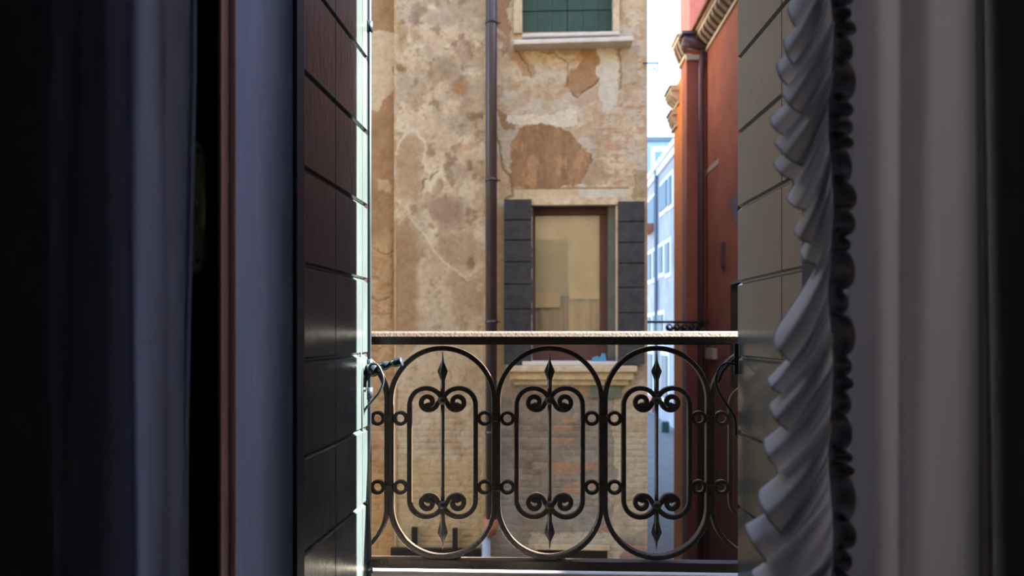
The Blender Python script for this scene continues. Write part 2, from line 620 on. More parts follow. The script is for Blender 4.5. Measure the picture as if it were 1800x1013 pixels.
A = [b.verts.new((-XE, HD + y * .64, zc + z)) for y, z in [(-.0285, hh - .015), (-.0205, hh - .005), (-.008, hh + .001), (.008, hh + .001), (.0205, hh - .005), (.0285, hh - .015)]]
B = [b.verts.new((XE, v_.co.y, v_.co.z)) for v_ in A]
for k in range(6):
    b.faces.new((A[k], A[(k + 1) % 6], B[(k + 1) % 6], B[k]))
b.faces.new(A)
b.faces.new(B)
obj('handrail_cap', b, M['worn_sunlit_iron'], rail, label='worn handrail top toned as if sunlit')
b = bmesh.new()
zb0, zb1 = P(966, 1000, YR).z, P(966, 984, YR).z
box(b, -XE, XE, YR - .016, YR + .016, zb0, zb1, .002)
for s in (-1, 1):
    box(b, s * XE - .014, s * XE + .014, YO, YR, zb0, zb1, .002)
obj('bottom_rail', b, M['iron'], rail)
for s in (-1, 1):
    obj('corner_post', bx(s * XE - .014, s * XE + .014, YR - .014, YR + .014, LEDZ, z_b), M['iron'], rail)
for xx in (-0.56, 0.66):
    obj('foot', bx(xx - .012, xx + .012, YR - .01, YR + .01, LEDZ, zb0), M['iron'], rail)
PITCH = 188.0
vt, vb = 612.5, 979.5
for ci in range(-1, 4):
    cu = 778 + PITCH * ci
    path = []
    rad = 90.5
    for k in range(33):
        a = PI + PI * k / 32
        path.append(R2(cu + rad * math.cos(a), vt + rad + rad * math.sin(a)))
    for k in range(33):
        a = PI * k / 32
        path.append(R2(cu + rad * math.cos(a), vb - rad + rad * math.sin(a)))
    obj('oval', sweep(path, YR + .002, 8.5 * kx, .024, True), M['iron'], rail)
    # spear bar
    b = bmesh.new()
    prof = [(618, .3, .8), (636, 2.4, 2.2), (653, 9.3, 3.2), (668, 4.2, 3.2), (690, 4.0, 3.6), (720, 3.4, 3.4), (797, 3.3, 3.3), (880, 3.4, 3.4),
            (905, 4.0, 3.6), (917, 4.4, 3.2), (937, 9.3, 3.2), (952, 2.6, 2.2), (967, .3, .8)]
    rings = []
    for v, hw_, hd in prof:
        x, z = R2(cu, v)
        hx, hy = hw_ * kx, hd * kx
        rings.append([b.verts.new((x - hx, YR, z)), b.verts.new((x - hx * .25, YR - hy, z)), b.verts.new((x + hx * .25, YR - hy, z)),
                      b.verts.new((x + hx, YR, z)), b.verts.new((x + hx * .25, YR + hy, z)), b.verts.new((x - hx * .25, YR + hy, z))])
    for i in range(len(rings) - 1):
        for k in range(6):
            b.faces.new((rings[i][k], rings[i][(k + 1) % 6], rings[i + 1][(k + 1) % 6], rings[i + 1][k]))
    b.faces.new(rings[0]); b.faces.new(rings[-1])
    obj('spear_bar', b, M['iron'], rail)
    for v in (704, 888):
        x, z = R2(cu, v)
        obj('collar', ball((x, YR, z), .016, .015, .014), M['iron'], rail, True)
    for s in (-1, 1):
        half = []
        for k in range(15):
            a = math.radians(180 + 158 * k / 14)
            half.append((-28.5 + 29.5 * math.cos(a), 712 + 29.5 * math.sin(a)))
        sp = []
        for k in range(34):
            t = k / 33
            a = math.radians(8 + 500 * t)
            r = 17.0 - 12.5 * t ** 0.85
            sp.append((-25.5 + r * math.cos(a) * 1.0, 707 + r * math.sin(a) * .98))
        top = half + sp
        bot = [(x, 2 * 795.8 - v) for x, v in top][::-1]
        full = bot + [(-58, 830), (-58, 797), (-58, 760)] + top
        n = len(full)
        wd = [8.2 * kx] * n
        for k in range(8):
            wd[k] = wd[n - 1 - k] = (10.5 - k * .35) * kx
        obj('scroll', sweep([R2(cu - s * x, v) for x, v in full], YR, wd, .016), M['iron'], rail)
        for v in (735.5, 856.5):
            x, z = R2(cu + s * 74, v)
            ring = [(x + 10.2 * kx * math.cos(2 * PI * k / 24), z + 10.2 * kx * math.sin(2 * PI * k / 24)) for k in range(24)]
            obj('ring', sweep(ring, YR, 6.0 * kx, .015, True), M['iron'], rail)
    for v in (735.5, 856.5):
        x, z = R2(cu + PITCH / 2, v)
        obj('clamp', bx(x - .013, x + .013, YR - .014, YR + .014, z - .009, z + .009, .003), M['iron'], rail)

# ------------------------------------------------------------------ our two shutters, folded outwards
YF = 1.775
YH = 1.325
zg = EYE + (HV - 493) / F * YF
gap = 131.0 * YF / F
zs = [zg + k * gap for k in range(-8, 9)]
zbot, ztop = LEDZ + 0.012, EYE + 1.70
A = P(525, 587, YH)
B = P(646, 587, YF)
LL = math.hypot(B.x - A.x, B.y - A.y)


def along(A, B, u):
    """distance along the leaf where the photo column u meets it"""
    d = ray(u, 587)
    ax, ay, bx_, by = A.x, A.y, B.x - A.x, B.y - A.y
    t = (ax * d.y - ay * d.x) / (by * d.x - bx_ * d.y)
    return t * math.hypot(bx_, by)


ls = thing('window_shutter', 'glossy dark green board shutter with a sunlit mint edge strip', 'shutter', (A.x, A.y, zbot))
obj('leaf', slab((A.x, A.y), (B.x, B.y), zbot, ztop, 0.036, zs, [along(A, B, 590), along(A, B, 637)], side=1), M['green_paint'], ls)
rx = P(649, 587, YF + .006)
b = tube([(rx.x, rx.y, zbot + .005), (rx.x, rx.y, ztop - .01)], .0062, 12)
rod = obj('bolt_rod', b, M['rod'], ls, True)
for v in (45, 640, 690, 1000):
    z = P(649, v, YF).z
    obj('rod_clip', tube([(rx.x, rx.y, z - .014), (rx.x, rx.y, z + .014)], .0105, 12), M['rod'], ls, True)
# turning knob and lever handle
hk = P(655, 650, YF - .01)
obj('pivot_boss', ball(hk, .021, .018, .021), M['knob'], ls, True)
pts = [P(u, v, YF - .012) for u, v in [(662, 650), (670, 646), (676, 643), (683, 641), (688, 640), (691, 639), (697, 637.5), (702, 636.5), (705, 636), (707, 635.5)]]
obj('lever_handle', tube(pts, [.009, .011, .014, .010, .007, .011, .0135, .011, .0145, .012], 14), M['knob'], ls, True)


def smooth_pts(pts, n=6):
    out = []
    P0 = [Vector(p) for p in pts]
    for i in range(len(P0) - 1):
        a, b_, c, d = P0[max(i - 1, 0)], P0[i], P0[i + 1], P0[min(i + 2, len(P0) - 1)]
        for k in range(n):
            t = k / n
            out.append(0.5 * ((2 * b_) + (c - a) * t + (2 * a - 5 * b_ + 4 * c - d) * t * t + (3 * b_ - a - 3 * c + d) * t ** 3))
    out.append(P0[-1])
    return out


hook = smooth_pts([P(u, v, YF - .03) for u, v in [(648, 652), (651, 642), (660, 640), (668, 648), (674, 668), (668, 688), (655, 704), (641, 722), (637, 742), (636, 768)]])
obj('curved_stay', tube(hook, .0036, 8), M['rod'], ls, True)
obj('straight_stay', tube([P(634, 607, YF - .05), P(635, 660, YF - .05), P(636, 752, YF - .05)], .0026, 8), M['rod'], ls, True)

A2 = P(1297, 587, YF)
vp = (1297 - 892) / F
# near (hinge) end of the right leaf: runs back towards its own vanishing point
d2 = (RX * ((892 - 900) / F) + FW)
d2 = Vector((d2.x, d2.y)).normalized()
Ln = (YF - 1.31) / d2.y
B2 = Vector((A2.x - d2.x * Ln, 1.31))
rs = thing('window_shutter', 'greyish dark board shutter behind the ruffled curtain edge', 'shutter', (B2.x, B2.y, zbot))
zg2 = EYE + (HV - 499) / F * YF
gap2 = 129.5 * YF / F
zs2 = [zg2 + k * gap2 for k in range(-8, 9)]
M['green_paint2'] = mat('worn_green_grey_paint', rgb(70, 72, 68), 0.28, 0, 0.5, noise=0.15, nscale=14, bump=0.1, bscale=60, coat=0.3)
A23 = Vector((A2.x, A2.y, 0))
obj('leaf', slab((A2.x, A2.y), (B2.x, B2.y), zbot, ztop, 0.036, zs2, [along(A23, B2, 1374)], side=1), M['green_paint2'], rs)
yy = YF - .012
obj('lock_plate', uvbox(1291, 1298.5, 604, 658, yy, .006, .001), M['rod'], rs)
hook = smooth_pts([P(u, v, yy - .01) for u, v in [(1292, 641), (1280, 638), (1268, 643), (1260, 657), (1258, 672), (1265, 692), (1279, 714), (1290, 732), (1293, 748), (1293, 766)]])
obj('curved_stay', tube(hook, .0034, 8), M['rod'], rs, True)
obj('flat_arm', sweep([(P(u, v, yy).x, P(u, v, yy).z) for u, v in [(1292, 632), (1280, 642), (1270, 655), (1263, 672)]], yy + .004, .007, .003), M['rod'], rs)

# ------------------------------------------------------------------ facing building
YB = 6.3
bl = thing('plastered_building', 'old building across the lane in patched cream and brown plaster', 'building', (0, YB, GZ))
TAN, BROWN = (178, 152, 118), (160, 124, 88)
holes = [(918, 1078, -60, 57), (936, 1083, 360, 638), (945, 1068, 966, 1030)]


def inv_uv(X, Z, Y):
    d = np.stack([X, np.full_like(X, Y)], -1)
    fx = X * RX.x + Y * RX.y
    fz = X * FW.x + Y * FW.y
    return 900 + F * fx / fz, HV - F * (Z - EYE) / fz


def over(col, mask, c, amt=1.0):
    m = (mask * amt)[..., None]
    return col * (1 - m) + np.asarray(c, float) * m


def paint(u, v):
    n1, n2, n3 = fbm(u, v, 90, 1), fbm(u, v, 28, 21), fbm(u, v, 9, 41)
    wu = u + (fbm(u, v, 22, 61) - .5) * 26
    wv = v + (fbm(u, v, 22, 81) - .5) * 26
    wl = u + (fbm(u, v, 60, 91) - .5) * 14
    relief = np.zeros_like(u)

    def pm(poly, fine=True):
        return inpoly(wu if fine else wl, wv if fine else v, poly).astype(float)
    # base: cream, cloudy
    col = np.zeros(u.shape + (3,)) + np.array((200, 178, 144))
    col = over(col, ss(.48, .62, n1), (186, 166, 138), .8)
    col = over(col, ss(.5, .68, n2), (212, 196, 166), .7)
    col = over(col, ss(.56, .7, n3), (170, 140, 106), .45)
    col = over(col, ss(.60, .72, fbm(u, v, 45, 131)), (158, 134, 106), .6)
    # ------ strip left of the chimney breast
    L = u < 693
    s = np.zeros(u.shape + (3,)) + np.array(BROWN) + (n2 - .5)[..., None] * 30
    s = over(s, pm([(640, 58), (692, 46), (696, 150), (682, 168), (668, 190), (640, 196)]), (196, 174, 140))
    s = over(s, pm([(660, 310), (685, 315), (690, 335), (664, 330)]), (200, 172, 130), .7)
    s = over(s, ss(395, 440, v + (n2 - .5) * 60) * (v < 1200), (182, 146, 104), .85)
    s = over(s, (ss(.52, .6, n2) * ss(400, 450, v)), (196, 164, 122), .6)
    s = over(s, ss(.56, .62, fbm(u, v * 2.2, 16, 151)) * ss(420, 480, v), (150, 98, 66), .5)
    s = over(s, ss(680, 692, u) * ss(100, 200, v), (150, 112, 78), .5)
    s = over(s, ss(800, 850, v + (n2 - .5) * 80), (188, 140, 86), .7)
    col = np.where(L[..., None], s, col)
    # ------ chimney breast
    Mi = (u >= 693) & (u < 856)
    s = col.copy()
    s = over(s, ss(.44, .68, fbm(u, v, 38, 171)) * ss(460, 380, v), (166, 150, 126), .75)
    s = over(s, ss(.56, .74, fbm(u, v, 13, 181)) * ss(460, 380, v), (134, 108, 84), .65)
    for (cu, cv, ru, rv, c, am) in [(780, 122, 26, 26, (150, 128, 98), .7), (808, 155, 15, 13, (160, 120, 86), .9), (840, 205, 15, 11, (136, 108, 80), .9),
                                    (735, 20, 11, 20, (140, 116, 98), .8), (705, 60, 10, 30, (160, 132, 84), .6), (706, 114, 10, 8, (128, 104, 66), .8),
                                    (788, 372, 30, 26, (146, 120, 100), .85), (806, 440, 42, 30, (150, 122, 94), .6), (760, 355, 26, 16, (160, 138, 112), .6),
                                    (720, 295, 24, 62, (168, 138, 104), .8), (828, 462, 10, 10, (138, 110, 76), .8), (790, 290, 9, 14, (128, 108, 76), .7),
                                    (826, 295, 7, 10, (128, 100, 72), .7), (820, 258, 30, 8, (186, 150, 112), .6), (770, 330, 7, 12, (140, 120, 84), .6)]:
        d = ((wu - cu) / ru) ** 2 + ((wv - cv) / rv) ** 2
        s = over(s, ss(1.7, .2, d + (n3 - .5) * .9), c, am)
    # pale rim of the old blister
    d = np.sqrt(((wu - 722) / 28) ** 2 + ((v - 300) / 74) ** 2)
    s = over(s, ss(.12, .0, abs(d - 1.0)) * (v < 320), (216, 202, 176), .8)
    # smoother lower render below a ragged diagonal edge
    edge = np.interp(u, [693, 715, 745, 775, 800, 822, 842, 856], [395, 370, 410, 455, 470, 492, 484, 470]) + (fbm(u, v, 20, 191) - .5) * 22
    low = (v > edge).astype(float)
    lc = np.zeros(u.shape + (3,)) + np.array((184, 160, 128)) + (n1 - .5)[..., None] * 40
    lc = over(lc, ss(.44, .66, fbm(u, v, 50, 201)), (164, 138, 106), .7)
    lc = over(lc, ss(.64, .72, fbm(u * 1.4, v, 12, 211)), (140, 112, 84), .5)
    lc = over(lc, ss(.52, .66, fbm(u, v, 30, 221)), (198, 180, 152), .6)
    d = ((wu - 712) / 26) ** 2 + ((wv - 500) / 120) ** 2
    lc = over(lc, ss(1.5, .4, d), (156, 122, 88), .8)
    lc = over(lc, ss(780, 840, v + (n2 - .5) * 90) * ss(.38, .5, n1), (186, 158, 108), .7)
    s = s * (1 - low[..., None]) + lc * low[..., None]
    rim = ss(5, 0, abs(v - edge - 2))
    s = over(s, rim, (220, 206, 178), .75)
    relief = relief + Mi * low * (-.006)
    s = over(s, ss(700, 694, u), (196, 178, 146), .6)
    col = np.where(Mi[..., None], s, col)
    # ------ right of the drainpipe
    Rr = u >= 856
    s = col.copy()
    s = over(s, ss(.5, .6, fbm(u, v, 34, 231)), (196, 186, 166), .8)
    s = over(s, ss(.58, .66, fbm(u, v * 1.6, 18, 241)), (186, 150, 116), .6)
    # ghost of brick courses at the right
    rows = np.abs(((v + (n2 - .5) * 6) % 12) - 6) / 6
    gh = ss(.75, .95, rows) * ss(1010, 1060, u) * ss(180, 240, v) * ss(360, 330, v) * ss(.42, .55, n1)
    s = over(s, gh, (164, 130, 98), .5)
    s = over(s, ss(.6, .66, fbm(u, v * 3, 20, 251)) * ss(1040, 1080, u) * (v < 345), (190, 132, 98), .55)
    # pale and brown plaster patches, traced
    s = over(s, pm([(876, 85), (905, 78), (925, 98), (938, 122), (938, 138), (918, 130), (905, 105)]), (182, 148, 112), .9)
    s = over(s, pm([(930, 80), (1050, 76), (1052, 140), (1025, 160), (1010, 168), (998, 158), (998, 125), (1015, 110), (1000, 92), (960, 90)]), (180, 148, 114), .85)
    m = pm([(1016, 84), (1052, 80), (1050, 146), (1030, 160), (1010, 167), (998, 158), (1002, 128), (1016, 112)])
    s = over(s, m, (166, 128, 92), .95)
    relief -= m * .006
    s = over(s, pm([(1052, 84), (1084, 84), (1088, 150), (1080, 190), (1058, 196), (1050, 150)]), (206, 198, 178), .9)
    m = pm([(1088, 82), (1122, 82), (1118, 148), (1092, 154)], False)
    s = over(s, m, (184, 166, 140), .9)
    relief += m * .005
    m = pm([(1010, 168), (1040, 150), (1052, 158), (1052, 176), (1022, 188)])
    s = over(s, m, (182, 162, 134), .9)
    s = over(s, pm([(888, 205), (1012, 198), (1012, 226), (960, 224), (900, 218)]), (216, 204, 180), .9)
    m = pm([(874, 192), (890, 206), (896, 222), (908, 224), (902, 262), (896, 300), (880, 300), (874, 240)])
    s = over(s, m, (182, 166, 142), .85)
    s = over(s, pm([(866, 190), (880, 192), (892, 212), (906, 220), (898, 228), (880, 214)]), (148, 116, 84), .9)
    m = pm([(897, 332), (894, 268), (908, 226), (938, 222), (985, 228), (1013, 246), (1022, 264), (1038, 274), (1036, 290), (1028, 306), (1024, 332)])
    s = over(s, m, (160, 124, 90), 1.0)
    s = over(s, m * ss(.5, .62, fbm(u * 2.4, v * .6, 30, 261)), (144, 112, 82), .8)
    s = over(s, m * ss(.56, .66, fbm(u * 2, v * .8, 26, 271)), (188, 146, 106), .7)
    relief -= m * .007
    s = over(s, inpoly(u, v, [(890, 332), (1125, 330), (1125, 352), (890, 352)]).astype(float), (206, 186, 148), .85)
    s = over(s, pm([(1020, 332), (1104, 330), (1104, 352), (1020, 352)]), (208, 200, 184), .8)
    s = over(s, inpoly(u, v, [(889, 331), (1105, 330), (1105, 333), (889, 334)]).astype(float), (140, 104, 68), .6)
    s = over(s, pm([(874, 275), (886, 275), (902, 330), (896, 350), (880, 345)]), (190, 158, 118), .8)
    m = pm([(1112, 300), (1140, 302), (1140, 345), (1116, 345)])
    s = over(s, m, (150, 128, 96), .6)
    s = over(s, pm([(1094, 0), (1140, -10), (1140, 28), (1098, 24)]), (206, 180, 142), .8)
    s = over(s, pm([(872, -10), (896, -10), (897, 62), (876, 50)]), (164, 122, 88), .85)
    s = over(s, pm([(874, 60), (900, 62), (894, 80), (878, 96)]), (150, 120, 90), .6)
    # strip between pipe and shutter
    s = over(s, (ss(890, 884, u) * ss(350, 380, v) * ss(680, 640, v)), (186, 160, 120), .9)
    # lower brickwork
    bz = ss(672, 700, v + (n2 - .5) * 40)
    rh, rl = 11.0, 36.0
    row = np.floor(v / rh)
    cu_ = u + (row % 2) * rl / 2 + (fbm(u, v, 14, 281) - .5) * 5
    cv_ = v + (fbm(u, v, 14, 283) - .5) * 3
    row = np.floor(cv_ / rh)
    bid = (np.floor(cu_ / rl) * 131 + row * 71).astype(int)
    hsh = (np.sin(bid * 12.9898) * 43758.5453) % 1.0
    mort = np.maximum(ss(.82, .97, np.abs((cv_ % rh) / rh * 2 - 1)), ss(.93, .99, np.abs((cu_ % rl) / rl * 2 - 1)))
    bc = np.zeros(u.shape + (3,)) + np.array((146, 134, 118)) + ((hsh - .5) * 26)[..., None] + (n2 - .5)[..., None] * 40
    orange = (hsh > .62) * (fbm(u, v, 44, 291) > .50) * (v > 735) * (u > 960)
    orange = orange + (hsh > .75) * (v > 830) * (u > 960)
    bc = over(bc, np.clip(orange, 0, 1).astype(float), (174, 128, 98), .75)
    for (x0, x1, y0, y1) in [(975, 1000, 814, 826), (1028, 1056, 815, 824), (990, 1030, 850, 868), (995, 1025, 926, 940), (990, 1012, 732, 742), (920, 940, 915, 925)]:
        bc = over(bc, inpoly(wu * .4 + u * .6, wv * .4 + v * .6, [(x0, y0), (x1, y0), (x1, y1), (x0, y1)]).astype(float), (184, 134, 100), .85)
    bc = over(bc, mort, (158, 148, 132), .55)
    bc = over(bc, ss(.54, .64, fbm(u, v, 60, 301)), (150, 140, 124), .7)
    bc = over(bc, ss(.52, .60, fbm(u, v, 34, 305)) * ss(820, 870, v), (166, 158, 142), .6)
    bc = over(bc, pm([(935, 940), (1090, 935), (1092, 965), (1080, 1000), (1072, 960), (938, 962)]), (198, 184, 158), .85)
    s = s * (1 - bz[..., None]) + bc * bz[..., None]
    relief -= bz * (.004 + mort * .006)
    # cream margin at the corner
    edgeu = 1078 + (fbm(u, v, 40, 311) - .5) * 34
    mg = (u > edgeu) * ss(660, 680, v) * ss(960, 930, v + (n2 - .5) * 50)
    s = over(s, mg, (196, 180, 150), .92)
    s = over(s, mg * ss(.56, .64, n2), (178, 158, 126), .7)
    relief += mg * .006
    s = over(s, ss(1128, 1136, u + (n2 - .5) * 10), (190, 158, 124), .5)
    col = np.where(Rr[..., None], s, col)
    # cracks
    def crack(pts, wd=1.3, c=(96, 76, 60), am=.5):
        nonlocal col, relief
        best = np.full(u.shape, 1e9)
        cu2 = u + (fbm(u, v, 10, 321) - .5) * 9
        cv2 = v + (fbm(u, v, 10, 331) - .5) * 9
        for (x0, y0), (x1, y1) in zip(pts[:-1], pts[1:]):
            dx, dy = x1 - x0, y1 - y0
            t = np.clip(((cu2 - x0) * dx + (cv2 - y0) * dy) / (dx * dx + dy * dy), 0, 1)
            best = np.minimum(best, np.hypot(cu2 - x0 - t * dx, cv2 - y0 - t * dy))
        mk = ss(wd * 1.6, wd * .5, best)
        col = over(col, mk, c, am)
        relief -= mk * .006
    crack([(886, 352), (900, 345), (900, 320), (884, 295), (880, 262), (872, 240)], 1.8)
    crack([(1000, 162), (1015, 170), (1042, 152), (1052, 142)], 1.4)
    crack([(1090, 155), (1091, 120), (1088, 90)], 1.2)
    crack([(905, 82), (925, 115), (935, 136)], 1.2)
    crack([(950, 92), (975, 94), (998, 110), (998, 150)], 1.3)
    crack([(742, 345), (744, 318), (770, 300)], 1.0)
    crack([(655, 435), (675, 448), (692, 440)], 1.0)
    crack([(650, 520), (668, 528), (684, 522)], 1.0)
    crack([(690, 400), (691, 480), (689, 560)], 1.2, (140, 110, 84))
    relief += (n3 - .5) * .006 + (n2 - .5) * .006
    grey = col.mean(-1, keepdims=True)
    col = (col * .93 + grey * .07) * np.array((.955, .965, .955))
    return np.clip(col, 8, 250), relief


def facade_grid(name, u0, u1, v0, v1, Y, step, holes, parent):
    us = list(np.arange(u0, u1, step)) + [u1]
    vs = list(np.arange(v0, v1, step)) + [v1]
    for (a, b_, c, d) in holes:
        us += [q for q in (a, b_) if u0 < q < u1]
        vs += [q for q in (c, d) if v0 < q < v1]
    us, vs = np.array(sorted(set(us)), float), np.array(sorted(set(vs)), float)
    X = np.array([P(q, 587, Y).x for q in us])
    um = 940.0
    # heights taken at the middle of the wall so that courses stay level
    Z = np.array([P(um, q, Y).z for q in vs])
    XX, ZZ = np.meshgrid(X, Z, indexing='ij')
    uu, vv = np.meshgrid(us, vs, indexing='ij')
    col, rel = paint(uu, vv)
    YY = Y - rel
    nu, nv = len(us), len(vs)
    verts = np.stack([XX, YY, ZZ], -1).reshape(-1, 3)
    idx = np.arange(nu * nv).reshape(nu, nv)
    quad = np.stack([idx[:-1, :-1], idx[:-1, 1:], idx[1:, 1:], idx[1:, :-1]], -1)
    cuu, cvv = (us[:-1] + us[1:]) / 2, (vs[:-1] + vs[1:]) / 2
    keep = np.ones((nu - 1, nv - 1), bool)
    for (a, b_, c, d) in holes:
        keep &= ~(((cuu > a) & (cuu < b_))[:, None] & ((cvv > c) & (cvv < d))[None, :])
    quad = quad[keep]
    me = bpy.data.meshes.new(name)
    me.from_pydata(verts.tolist(), [], quad[:, ::-1].tolist())
    ca = me.attributes.new('plaster', 'FLOAT_COLOR', 'POINT')
    c4 = np.ones((nu * nv, 4))
    c4[:, :3] = lin(col.reshape(-1, 3))
    ca.data.foreach_set('color', c4.ravel().astype(np.float32))
    me.polygons.foreach_set('use_smooth', np.ones(len(me.polygons), bool))
    me.materials.append(M['facade'])
    me.update()
    o = bpy.data.objects.new(name, me)
    C.collection.objects.link(o)
    o.parent = parent
    o.matrix_parent_inverse = Matrix.Translation(parent.location).inverted()
    # face the street
    if me.polygons[0].normal.y > 0:
        me.flip_normals()
    return o


facade_grid('facade_wall', 640, 1138, -40, 1040, YB, 1.8, holes, bl)
# chimney breast, standing 10 cm proud of the wall
facade_grid('chimney_breast', 693, 853, -40, 1040, YB - .10, 1.8, [], bl)
xa, xb = P(693, 587, YB - .10).x, P(853, 587, YB - .10).x
M['plain'] = mat('plain_tan_plaster', rgb(186, 158, 120), 0.95, col2=rgb(160, 122, 84), nscale=4, bump=0.4, bscale=14)
zt, zbm = P(940, -40, YB).z, P(940, 1040, YB).z
b = bmesh.new()
box(b, xa - .001, xa + .02, YB - .10, YB + .02, zbm, zt)
box(b, xb - .02, xb + .001, YB - .10, YB + .02, zbm, zt)
box(b, xa, xb, YB - .10, YB + .02, zt - .02, ROOF + 1)
box(b, xa, xb, YB - .10, YB + .02, GZ, zbm + .02)
obj('breast_side', b, M['plain'], bl)
xl, xr = P(640, 587, YB).x, P(1138, 587, YB).x
b = bmesh.new()
box(b, -6.5, xl, YB, YB + .3, GZ, ROOF + 1)
box(b, xl, xr, YB, YB + .3, zt, ROOF + 1)
box(b, xl, xr, YB, YB + .3, GZ, zbm)
obj('outer_wall', b, M['plain'], bl)
b = bmesh.new()
box(b, xr - .25, xr, YB + .012, YB + 12, GZ, ROOF + 1)
box(b, -6.5, xr - .25, YB + 11.8, YB + 12, GZ, ROOF + 1)
obj('side_wall', b, M['side'], bl)
obj('roof', bx(-6.6, xr + .1, YB - .1, YB + 12, ROOF + 1, ROOF + 1.15), M['tile'], bl)
obj('interior_shell', bx(P(900, 587, YB).x, P(1100, 587, YB).x, YB + .9, YB + .95, P(900, 1040, YB).z, zt), M['inside'], bl)

# middle window
win = obj('window', bmesh.new(), M['cream_stone'], bl)
bpy.data.objects.remove(win)
b = bmesh.new()
uvbox(930, 1087, 345, 361, YB - .035, .06, .006, b)
uvbox(1083, 1087, 361, 638, YB - .03, .05, .004, b)
obj('window_surround', b, M['cream_stone'], bl)
b = bmesh.new()
uvbox(934, 937, 361, 640, YB, .28, 0, b)
uvbox(1070, 1086, 361, 640, YB + .02, .30, 0, b)
uvbox(934, 1086, 355, 361, YB + .02, .26, 0, b)
obj('window_reveal', b, mat('grey_green_reveal', rgb(96, 98, 90), .8, noise=.2), bl)
YW = YB + .14
wf = bmesh.new()
uvbox(934, 1072, 362, 378, YW, .06, .004, wf)
uvbox(934, 941, 378, 640, YW, .06, .004, wf)
uvbox(1055, 1072, 378, 640, YW, .06, .004, wf)
uvbox(941, 1055, 606, 638, YW, .06, .004, wf)
M['far_brown'] = mat('reddish_brown_frame', rgb(92, 60, 50), 0.6, noise=0.25, nscale=6)
wfr = obj('window_frame', wf, M['far_brown'], bl, label='reddish brown frame')
obj('window_pane', uvbox(941, 1055, 378, 606, YW + .03, .004), M['glass'], wfr)
obj('window_sill', uvbox(918, 1092, 636, 643, YB - .12, .25, .008), M['white_stone'], bl, label='white marble sill')
b = bmesh.new()
p0, p1 = P(890, 643, YB - .14), P(1121, 643, YB - .14)
for (zz0, zz1, o0, yd) in [(643, 654, 0, .14), (654, 668, .03, .10), (668, 678, .07, .06)]:
    box(b, p0.x + o0, p1.x - o0, YB - yd, YB + .02, P(940, zz1, YB - .1).z, P(940, zz0, YB - .1).z, .012)
obj('stone_bracket', b, M['cream_stone'], bl, label='cream stone bracket under the sill')
# upper pale sheets stand in for the glass reflection; the pleats hang as curtain
def hang(name, u0, u1, v0, v1, Y, amp, per, m):
    bm = bmesh.new()
    n = 60
    a, c = P(u0, v0, Y), P(u1, v1, Y)
    prev = None
    for i in range(n + 1):
        x = a.x + (c.x - a.x) * i / n
        y = Y + amp * math.sin(i / n * per * 2 * PI) + amp * .4 * math.sin(i / n * per * 5.1)
        cur = [bm.verts.new((x, y + d, z)) for z, d in ((a.z, 0), (c.z, 0), (c.z, .003), (a.z, .003))]
        if prev:
            for k in range(4):
                bm.faces.new((prev[k], prev[(k + 1) % 4], cur[(k + 1) % 4], cur[k]))
        else:
            bm.faces.new(cur)
        prev = cur
    bm.faces.new(prev)
    return obj(name, bm, m)


tag(hang('reflection_panel', 938, 1060, 372, 520, YW + .06, .004, 3, M['panel']), 'cream blind standing in for reflection in the brown framed window across the lane', 'panel')
tag(hang('reflection_band', 940, 985, 515, 541, YW + .046, .004, 2, M['band']), 'longer white valance standing in for reflection in the glass near the slate shutter with worn boards', 'band')
tag(hang('reflection_band', 1000, 1054, 513, 526, YW + .046, .004, 2, M['band']), 'short white valance standing in for reflection in the glass beside the brown frame', 'band')
tag(hang('pleated_curtain', 938, 1060, 519, 612, YW + .085, .012, 6, M['pleat']), 'grey pleated curtain low behind the brown framed window', 'curtain')
b = bmesh.new()
q = [(1040, 635.6), (1041, 629), (1049, 626), (1055, 628), (1058, 621), (1064, 622), (1066, 635.6)]
f0 = [b.verts.new(P(u, v, YB - .09)) for u, v in q]
f1 = [b.verts.new(P(u, v, YB - .02)) for u, v in q]
for k in range(len(q)):
    b.faces.new((f0[k], f0[(k + 1) % len(q)], f1[(k + 1) % len(q)], f1[k]))
b.faces.new(f0); b.faces.new(f1)
tag(obj('folded_cloth', b, M['blue_cloth']), 'small crumpled blue cloth on the marble sill across the lane', 'cloth')
# slate-dark shutters folded back on the wall
for (u0, u1, lbl, gr) in [(886, 934, 'dark slate shutter with worn boards', [390, 425, 463, 502, 545]), (1087, 1133, 'dark slate shutter by the corner', [394, 430, 466, 508, 552, 600])]:
    a, c = P(u0, 640, YB - .07), P(u1, 352, YB - .07)
    obj('shutter', slab((a.x, YB - .07), (c.x, YB - .07), P(940, 640, YB).z, P(940, 353 if u0 < 1000 else 358, YB).z, .035,
                        [P(940, g, YB).z for g in gr], [], gd=.012, gw=.012, side=1), M['slate'], bl, label=lbl)
# upper window: closed green shutters
for (u0, u1) in [(918, 996.5), (998, 1079)]:
    a, c = P(u0, 57, YB + .07), P(u1, -200, YB + .07)
    sh = obj('shutter', slab((a.x, YB + .07), (c.x, YB + .07), a.z, c.z, .04, [P(940, g, YB).z for g in (14, -60, -130)],
                             [(c.x - a.x) * q for q in (.34, .67)], gd=.01, gw=.008, side=1, sgw=.004), M['win_green'], bl, label='dark green board shutter, closed')
b = bmesh.new()
uvbox(903, 918, -200, 58, YB - .03, .12, .004, b)
obj('window_surround', b, M['cream_stone'], bl)
b = bmesh.new()
uvbox(1078, 1089, -200, 58, YB - .03, .12, .004, b)
obj('window_surround', b, M['cream_stone'], bl)
b = bmesh.new()
uvbox(902, 1113, 64, 76, YB - .14, .16, .012, b)
uvbox(918, 1090, 56, 65, YB - .10, .18, .01, b)
for v_ in b.verts:
    v_.co.z += .012 * math.sin(v_.co.x * 9) * (.5 + .5 * math.sin(v_.co.x * 23))
